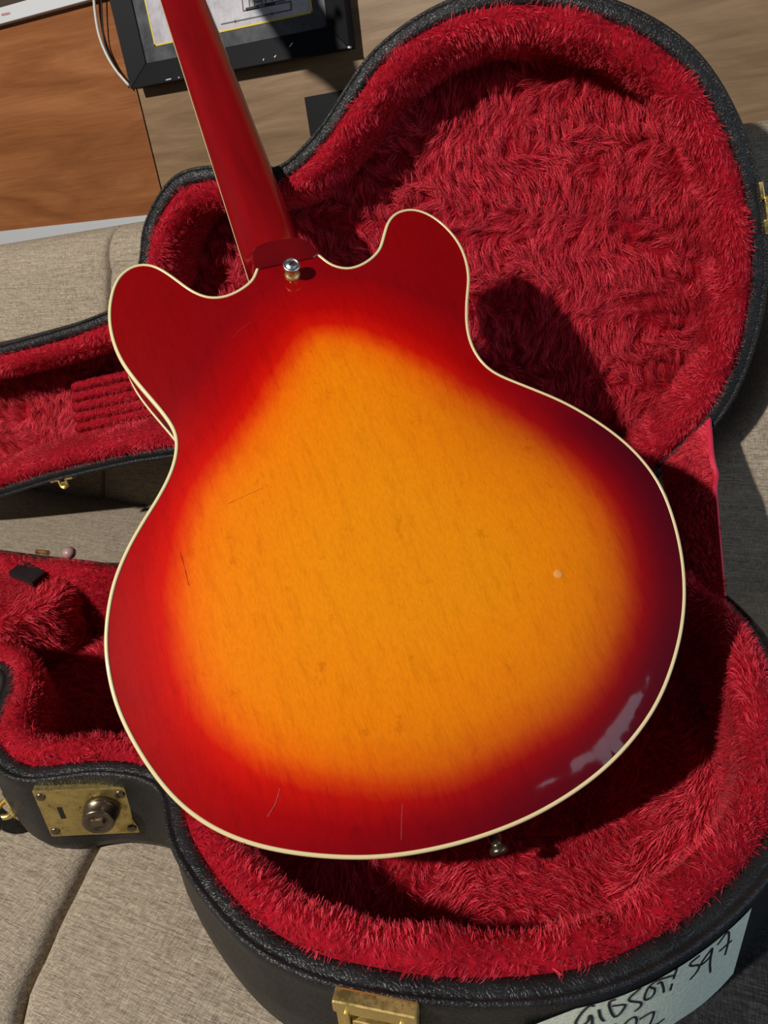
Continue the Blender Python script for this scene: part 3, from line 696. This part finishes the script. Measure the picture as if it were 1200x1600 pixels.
# headstock (out of view) with its tuners
hs = MB(); yc = [(.93, .021), (.955, .030), (.97, .040), (1.04, .044), (1.075, .041), (1.08, .0)]
lp = [(w_, y) for y, w_ in yc] + [(-w_, y) for y, w_ in yc[:-1]][::-1]; k_ = len(lp)
rr_ = [gl([[cxn(.93) + x_, y, -.031 - (y - .93) * .0 + d] for x_, y in lp]) for d in (0., -.014)]
hs.add(np.vstack(rr_), [list(range(k_)), list(range(k_, 2 * k_))[::-1]] + [[i, i + k_, (i + 1) % k_ + k_, (i + 1) % k_] for i in range(k_)]); hso = hs.obj('headstock', M['heel'], guitar)
for sx in (-1, 1):
    for k_ in range(3):
        p_ = gl([cxn(.93) + sx * .034, .975 + .036 * k_, -.029])[0]
        tn = MB().lathe(p_, gz, [(.008, -.001), (.008, .005), (.006, .007), (.001, .0075)], 14); tn.tube([p_ + gz * .002, p_ + gx * sx * .016 + gz * .002], .002, 8); tn.box(p_ + gx * sx * .021 + gz * .002, gx * .005, gy * .007, gz * .002, .0015); tn.obj('tuner', M['gold'], hso, True)
# strap button on the back, near the heel
pb = g2([(457, 431)], .0)[0]; Pb_ = gl([pb[0], pb[1], .0008])[0]
sb = MB().lathe(Pb_, gz, [(.0062, 0), (.0064, .001), (.0052, .0022), (.0036, .004), (.0034, .0075), (.0045, .0088), (.0066, .0098), (.0070, .0112)], 32).obj('strap_button', M['gold'], guitar, True)
tag(sb, 'gold strap button with silver screw')
MB().lathe(Pb_ + gz * .0112, gz, [(.0070, 0), (.0066, .0012), (.0052, .0018), (.0050, .0012), (.0048, .0012), (.004, .0022), (.001, .0028)], 32).obj('screw', M['steel'], sb, True)
for a0 in (.5, .5 + math.pi / 2):
    d = math.cos(a0) * gx + math.sin(a0) * gy; e = -math.sin(a0) * gx + math.cos(a0) * gy
    MB().box(Pb_ + gz * .01405, d * .0024, e * .0006, gz * .00025).obj('screw_slot', M['dark'], sb)
# end pin on the rim
pe = g2([(777, 1303)])[0]; ie = np.linalg.norm(go - pe, axis=1).argmin(); dirp = nn[ie]; d3 = dirp[0] * gx + dirp[1] * gy
Pe = gl([go[ie][0], go[ie][1], -.016])[0]
MB().lathe(Pe - d3 * .001, d3, [(.0062, 0), (.0064, .0015), (.0048, .0022), (.0046, .0065), (.0036, .0070), (.0036, .0095), (.0058, .0105), (.0060, .0135), (.0045, .0145), (.001, .0147)], 24).obj('end_pin', M['bronze'], guitar, True)
# small pale worn spot in the lacquer
ps = g2([(867, 901)])[0]; kz = z[np.linalg.norm(V2 - ps, axis=1).argmin()]
MB().lathe(gl([ps[0], ps[1], kz - .0004])[0], gz, [(.0034, 0), (.0030, .00035), (.001, .00045)], 18).obj('lacquer_spot', NT('worn_lacquer').set(Base_Color=(.80, .30, .07), Roughness=.5).m, guitar, True)

# fine scratches in the finish
for pl, tone_, r_ in (([(283, 866), (289, 885), (297, 917)], (.36, .02, .004), .00022), ([(628, 1256), (627, 1285), (627, 1312)], (.42, .10, .09), .00013), ([(358, 792), (385, 780), (412, 769)], (.50, .11, .006), .00018),
                     ([(438, 1232), (431, 1255), (418, 1276)], (.40, .06, .06), .00022), ([(365, 532), (375, 520), (392, 508)], (.50, .04, .02), .00010)):
    q_ = g2(spline(pl, 5)); zz_ = np.array([z[np.linalg.norm(V2 - a_, axis=1).argmin()] for a_ in q_])
    MB().tube(gl(np.c_[q_, zz_ - .0001]), r_, 6).obj('scratch', simple('scratch_tone', tone_, .6), guitar)

# ------------------------------------------------------------------ sofa
sofa = empty('sofa', (-.4, .45, 0), 'long beige linen sofa under the open guitar case', 'sofa')
SB0 = T0 - (SEATD + .0005) * N
def seat_z(x, y): return SB0[2] - ((x - SB0[0]) * N[0] + (y - SB0[1]) * N[1]) / N[2]
seam_s = unp([(262, 1100), (200, 1220), (130, 1349), (113, 1383), (86, 1435), (62, 1490), (38, 1538), (24, 1600), (0, 1690)], SB0, N)[:, :2]
seam_s = np.vstack([[seam_s[0][0] + .02, 1.0], seam_s]); seam_s = spline(seam_s, 6)
def sheet(xs, ys_, fn): 
    Xg, Yg = np.meshgrid(xs, ys_); P = fn(Xg.ravel(), Yg.ravel()); nx, ny = len(xs), len(ys_)
    F = np.array([[j*nx+i, j*nx+i+1, (j+1)*nx+i+1, (j+1)*nx+i] for j in range(ny-1) for i in range(nx-1)]); return P, F
def warped(seam, key, rows, fn, name, left, right):
    """two sheets that meet along the seam; s is the sideways distance from it"""
    o_ = np.argsort(seam[:, key]); 
    near = np.r_[0, .001, .002, .003, .0042, .0058, .008, .011, .015, .021, .03, .042, .056, .072, .09, .11]
    for sg, lim in ((-1, left), (1, right)):
        ss = sg * np.unique(np.r_[near, np.arange(.13, abs(lim), .012 if sg > 0 else .03)]); ss = np.sort(ss)
        Sg, Tg = np.meshgrid(ss, rows); P = fn(Sg.ravel(), Tg.ravel(), seam[o_]); nx, ny = len(ss), len(rows)
        F = np.array([[j*nx+i, j*nx+i+1, (j+1)*nx+i+1, (j+1)*nx+i] for j in range(ny-1) for i in range(nx-1)])
        q = P[F[:, 0]]; nrm = np.cross(P[F[:, 1]] - q, P[F[:, 2]] - q).sum(0)
        if nrm @ np.array([0, -1., 1.]) < 0: F = F[:, ::-1]
        mesh(name, P, F, M['linen'], sofa)
def groove(s): return .011 * np.exp(-(np.abs(s) / .0030)**1.2) + .0022 * np.exp(-(np.abs(s) / .012)**2)
def seatf(s, t, seam):
    # t runs from the back forward, then over the front edge and down
    y = np.clip(.80 - t, -.10, None); drop = np.clip(t - .90, 0, None); x = np.interp(y, seam[:, 1], seam[:, 0]) + s
    z_ = seat_z(x, y) - groove(s)
    a = np.clip(drop / .06, 0, 1) * math.pi / 2
    return np.c_[x, y - .038 * np.sin(a), z_ - .038 * (1 - np.cos(a)) - np.clip(drop - .06, 0, None)]
warped(seam_s, 1, np.r_[np.arange(0, .90, .010), np.arange(.90, 1.12, .01)], seatf, 'seat_cushion', -1.3, 1.5)
YB0 = .705; RS = .245; zj = seat_z(.1, .68)
def back_y(z_): return YB0 + (z_ - zj) * RS
nb3 = np.array([0, 1, -RS]); nb3 = nb3 / np.linalg.norm(nb3); OB3 = np.array([0, YB0, zj])
seam_b = unp([(238, 318), (222, 345), (190, 365), (172, 400), (166, 440), (165, 480), (160, 640), (158, 780), (161, 820), (172, 850), (186, 874), (215, 930)], OB3, nb3)[:, [0, 2]]
seam_b = spline(seam_b, 5)
def backf(s, t, seam):
    hg = .50; r = .055; z0 = zj - .05
    tt = np.clip(t, 0, 1.)                     # 0..1 up the front, then the roll and the rear
    x = np.interp(z0 + tt * .45, seam[:, 1], seam[:, 0]) + s
    ztp = -.0265 + .040 * (x - .03); zf = z0 + tt * (ztp - r - z0); x = np.interp(zf, seam[:, 1], seam[:, 0]) + s
    a = np.clip((t - 1.) * 4, 0, math.pi); rear = np.clip(t - 1. - math.pi / 4, 0, None)
    z_ = zf + r * np.sin(a) - rear; y = back_y(zf) + r * (1 - np.cos(a)) * .98; front = a < .8
    y = y + np.where(a < 1.5, groove(s) * .9, groove(s) * .3)
    y = y + .004 * np.sin(x * 5 + 1) * np.sin(z_ * 9)
    q = np.c_[x, y, z_] - H2; al, cl, ml = q @ A2, q @ C2, q @ N2
    dd = dist_poly(np.c_[al, HV - cl], OL[::4]); ins = inside(np.c_[al, HV - cl], OL[::4]); sdist = np.where(ins, -dd, dd)
    wgt = 1 / (1 + np.exp((sdist - .02) / .008)); need = np.clip(ml + .087, 0, None) * wgt   # dent pressed by the lid
    y = np.where(front, y + need, y)
    return np.c_[x, y, z_]
warped(seam_b, 1, np.r_[np.linspace(0, 1, 56), 1 + np.linspace(.03, math.pi / 4, 18), 1.85, 2.0], backf, 'back_cushion', -1.0, 2.0)
b = MB(); b.box((-.2, .40, (-ZO + .10 + zj - .12) / 2), (1.48, 0, 0), (0, .46, 0), (0, 0, (zj - .12 + ZO - .10) / 2), .01); b.box((-.2, .915, (-ZO + .10 - .10) / 2), (1.48, 0, 0), (0, .02, 0), (0, 0, (ZO - .10 - .10) / 2), .008)
b.obj('sofa_frame', M['linen'], sofa)
for x in (-1.55, 1.15):
    for y in (.0, .84): MB().lathe((x, y, -ZO), (0, 0, 1), [(.018, 0), (.026, .11)], 16).obj('sofa_foot', M['rosewood'], sofa, True)

# stand-in sheet for unidentified dark knit fabric, beside the round end of the case
def fabricf(x, y):
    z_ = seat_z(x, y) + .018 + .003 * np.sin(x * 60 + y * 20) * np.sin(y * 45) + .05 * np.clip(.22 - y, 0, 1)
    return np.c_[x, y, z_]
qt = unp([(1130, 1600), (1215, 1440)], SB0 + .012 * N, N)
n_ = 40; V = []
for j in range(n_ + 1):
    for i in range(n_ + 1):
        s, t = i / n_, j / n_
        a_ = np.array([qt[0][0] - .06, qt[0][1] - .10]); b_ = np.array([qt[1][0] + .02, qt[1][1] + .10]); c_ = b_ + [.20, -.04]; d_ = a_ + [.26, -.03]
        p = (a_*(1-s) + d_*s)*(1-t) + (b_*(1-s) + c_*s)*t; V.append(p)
V = np.array(V); Pq = fabricf(V[:, 0], V[:, 1])
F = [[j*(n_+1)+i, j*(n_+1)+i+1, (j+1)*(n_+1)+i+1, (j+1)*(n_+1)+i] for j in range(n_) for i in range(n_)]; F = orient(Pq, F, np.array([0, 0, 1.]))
tw = mesh('dark_fabric', Pq, F, M['knit'], None); tag(tw, 'unidentified charcoal knit fabric on the seat beside the round end of the case', 'textile')
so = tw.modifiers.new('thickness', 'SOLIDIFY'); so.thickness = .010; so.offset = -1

# ------------------------------------------------------------------ framed picture on the wall
YF = YW - .030
pf = wallpt([(204, 139), (546, 75), (170, 0)], YF); P0 = pf[0]; fxv = pf[1] - pf[0]; FWd = np.linalg.norm(fxv); fxv /= FWd
fzv = np.cross(fxv, [0, 1., 0]); fzv = fzv if fzv[2] > 0 else -fzv; fyv = np.array([0, 1., 0])
fr = empty('picture_frame', tuple(add3(P0)), 'black framed print hanging on the wood panelled wall behind the guitar neck', 'picture')
FHt = FWd * .72
def f2(px): q = wallpt(px, YF) - P0; return np.stack([q @ fxv, q @ fzv], 1)
inn = f2([(221, 99), (506, 41)]); mw = (inn[0][0] + FWd - inn[1][0]) / 2 * 1.0; mh = (inn[0][1] + inn[1][1]) / 2
F3 = lambda x, z_, y=0.: P0 + x * fxv + z_ * fzv + y * fyv
def moulding(x0, z0, x1, z1, ix0, iz0, ix1, iz1):
    V = [F3(x0, z0, 0), F3(x1, z1, 0), F3(ix1, iz1, .009), F3(ix0, iz0, .009), F3(x0, z0, .022), F3(x1, z1, .022), F3(ix1, iz1, .018), F3(ix0, iz0, .018)]
    o = MB().add(V, [[0, 1, 2, 3], [7, 6, 5, 4], [0, 4, 5, 1], [3, 2, 6, 7], [0, 3, 7, 4], [1, 5, 6, 2]]).obj('frame_moulding', M['blackframe'], fr)
    bm = bmesh.new(); bm.from_mesh(o.data); bmesh.ops.recalc_face_normals(bm, faces=bm.faces); bmesh.ops.bevel(bm, geom=bm.edges[:], offset=.0007, segments=1, affect='EDGES'); bm.to_mesh(o.data); bm.free()
moulding(0, 0, FWd, 0, mw, mh, FWd - mw, mh); moulding(FWd, 0, FWd, FHt, FWd - mw, mh, FWd - mw, FHt - mh)
moulding(FWd, FHt, 0, FHt, FWd - mw, FHt - mh, mw, FHt - mh); moulding(0, FHt, 0, 0, mw, FHt - mh, mw, mh)
def panel2(name, x0, z0, x1, z1, y, th_, mat, parent):
    b = MB(); b.box(F3((x0+x1)/2, (z0+z1)/2, y), fxv * (x1-x0)/2, fyv * th_, fzv * (z1-z0)/2); return b.obj(name, mat, parent)
nmt = NT('charcoal_mat'); g = nmt.noise(nmt.coord(), 30, 5, .7); nmt.set(Base_Color=nmt.ramp(g, [(.35, (.045, .048, .058)), (.7, (.12, .125, .14))]), Roughness=.35)
mt = panel2('mat', mw, mh, FWd - mw, FHt - mh, .0125, .001, nmt.m, fr)
yl = f2([(234.5, 71), (483, 20)]); x0, x1 = yl[0][0], yl[1][0]; z0 = (yl[0][1] + yl[1][1]) / 2; z1 = FHt - (z0 - mh) - mh
yel = simple('yellow_line', (.72, .58, .08), .5)
for a_ in ((x0, z0, x1, z0 + .0022), (x0, z1 - .0022, x1, z1), (x0, z0, x0 + .0022, z1), (x1 - .0022, z0, x1, z1)): panel2('yellow_border', *a_, .0110, .0004, yel, fr)
npp = NT('grey_print'); g = npp.noise(npp.coord(), 22, 6, .75); npp.set(Base_Color=npp.ramp(g, [(.3, (.34, .33, .38)), (.52, (.55, .54, .60)), (.72, (.72, .71, .77))]), Roughness=.3)
pr = panel2('print_sheet', x0 + .0022, z0 + .0022, x1 - .0022, z1 - .0022, .0112, .0003, npp.m, fr)
inkm = simple('print_ink', (.10, .10, .12), .6)
dr = MB()
def seg(p, q, w=.0007):
    a_, b_ = f2([p, q]); A3, B3 = F3(*a_, .0104), F3(*b_, .0104); d = B3 - A3; L_ = np.linalg.norm(d); dr.box((A3 + B3) / 2, d / 2, np.cross(d / L_, fyv) * w, fyv * .0002)
for p, q in (((339, 37), (450, 14)), ((450, 14), (449, 0)), ((374, 16), (448, 1)), ((374, 16), (371, -14)), ((378, 12), (440, -1)), ((384, 9), (383, -2)), ((392, 8), (391, -3)), ((404, 5), (403, -8)), ((410, 4), (409, -8)), ((392, 2), (403, 0)), ((420, 1), (419, -10)), ((432, -1), (431, -10)), ((361, 30), (362, 35)), ((419, 18), (420, 23))): seg(p, q)
seg((378, 14), (398, 10), .0016); seg((408, 7), (424, 4), .0016)
dr.obj('print_drawing', inkm, pr)
for (px, py), (dx, dy) in (((452, 70), (5, -7)), ((429, 88), (3, -3)), ((411, 93), (1, -3)), ((263, 124), (8, -2)), ((279, 121), (2, -1))):
    a_, b_ = f2([(px - dx/2, py - dy/2), (px + dx/2, py + dy/2)]); ka = max(0., 1 - abs(((a_[1]+b_[1])/2) - 0) / mh)
    yy_ = .009 * np.clip((a_[1] + b_[1]) / 2 / mh, 0, 1) - .0002; A3, B3 = F3(*a_, yy_), F3(*b_, yy_); d = B3 - A3
    MB().box((A3 + B3) / 2, d / 2, np.cross(d / np.linalg.norm(d), fyv) * .0006, fyv * .0004).obj('scratch', simple('chipped_paint', (.75, .75, .76), .6) if 'chipped_paint' not in bpy.data.materials else bpy.data.materials['chipped_paint'], fr)
a_ = F3(FWd - .001, .001, .003); MB().box(a_, fxv * .0016, fyv * .003, fzv * .0012, .0003).obj('corner_chip', bpy.data.materials['chipped_paint'], fr)

# cables hanging beside the frame
for nm, px, r, mt_, lb in (('cable', [(139, -60), (146, -10), (149, 22), (155, 55), (168, 88), (184, 113), (202, 134)], .0023, simple('white_cable', (.62, .66, .64), .4), 'white cable hanging beside the black picture frame'),
                       ('cable', [(156, -60), (158, -10), (160, 35), (164, 70), (176, 98), (188, 117), (202, 137)], .0013, simple('black_cable', (.02, .02, .022), .4), 'thin black cable running behind the white cable at the frame')):
    pp = spline(wallpt(px, YW - .012), 6); o = MB().tube(pp, r, 10).obj(nm, mt_, None, True); tag(o, lb, 'cable')
# black panel partly hidden by the case lid
pk = wallpt([(478, 152), (532, 142), (490, 222)], YW - .012); ux = pk[1] - pk[0]; ux /= np.linalg.norm(ux); uz = np.cross(ux, [0, 1., 0]); uz = uz if uz[2] > 0 else -uz
b = MB(); b.box(pk[0] + ux * .055 - uz * .05, ux * .055, np.array([0, .006, 0]), uz * .05, .001)
tag(b.obj('wall_box', simple('matte_black_plastic', (.010, .011, .013), .6, Specular_IOR_Level=.15), None), 'flat black square box fixed to the wall above the case lid', 'box')
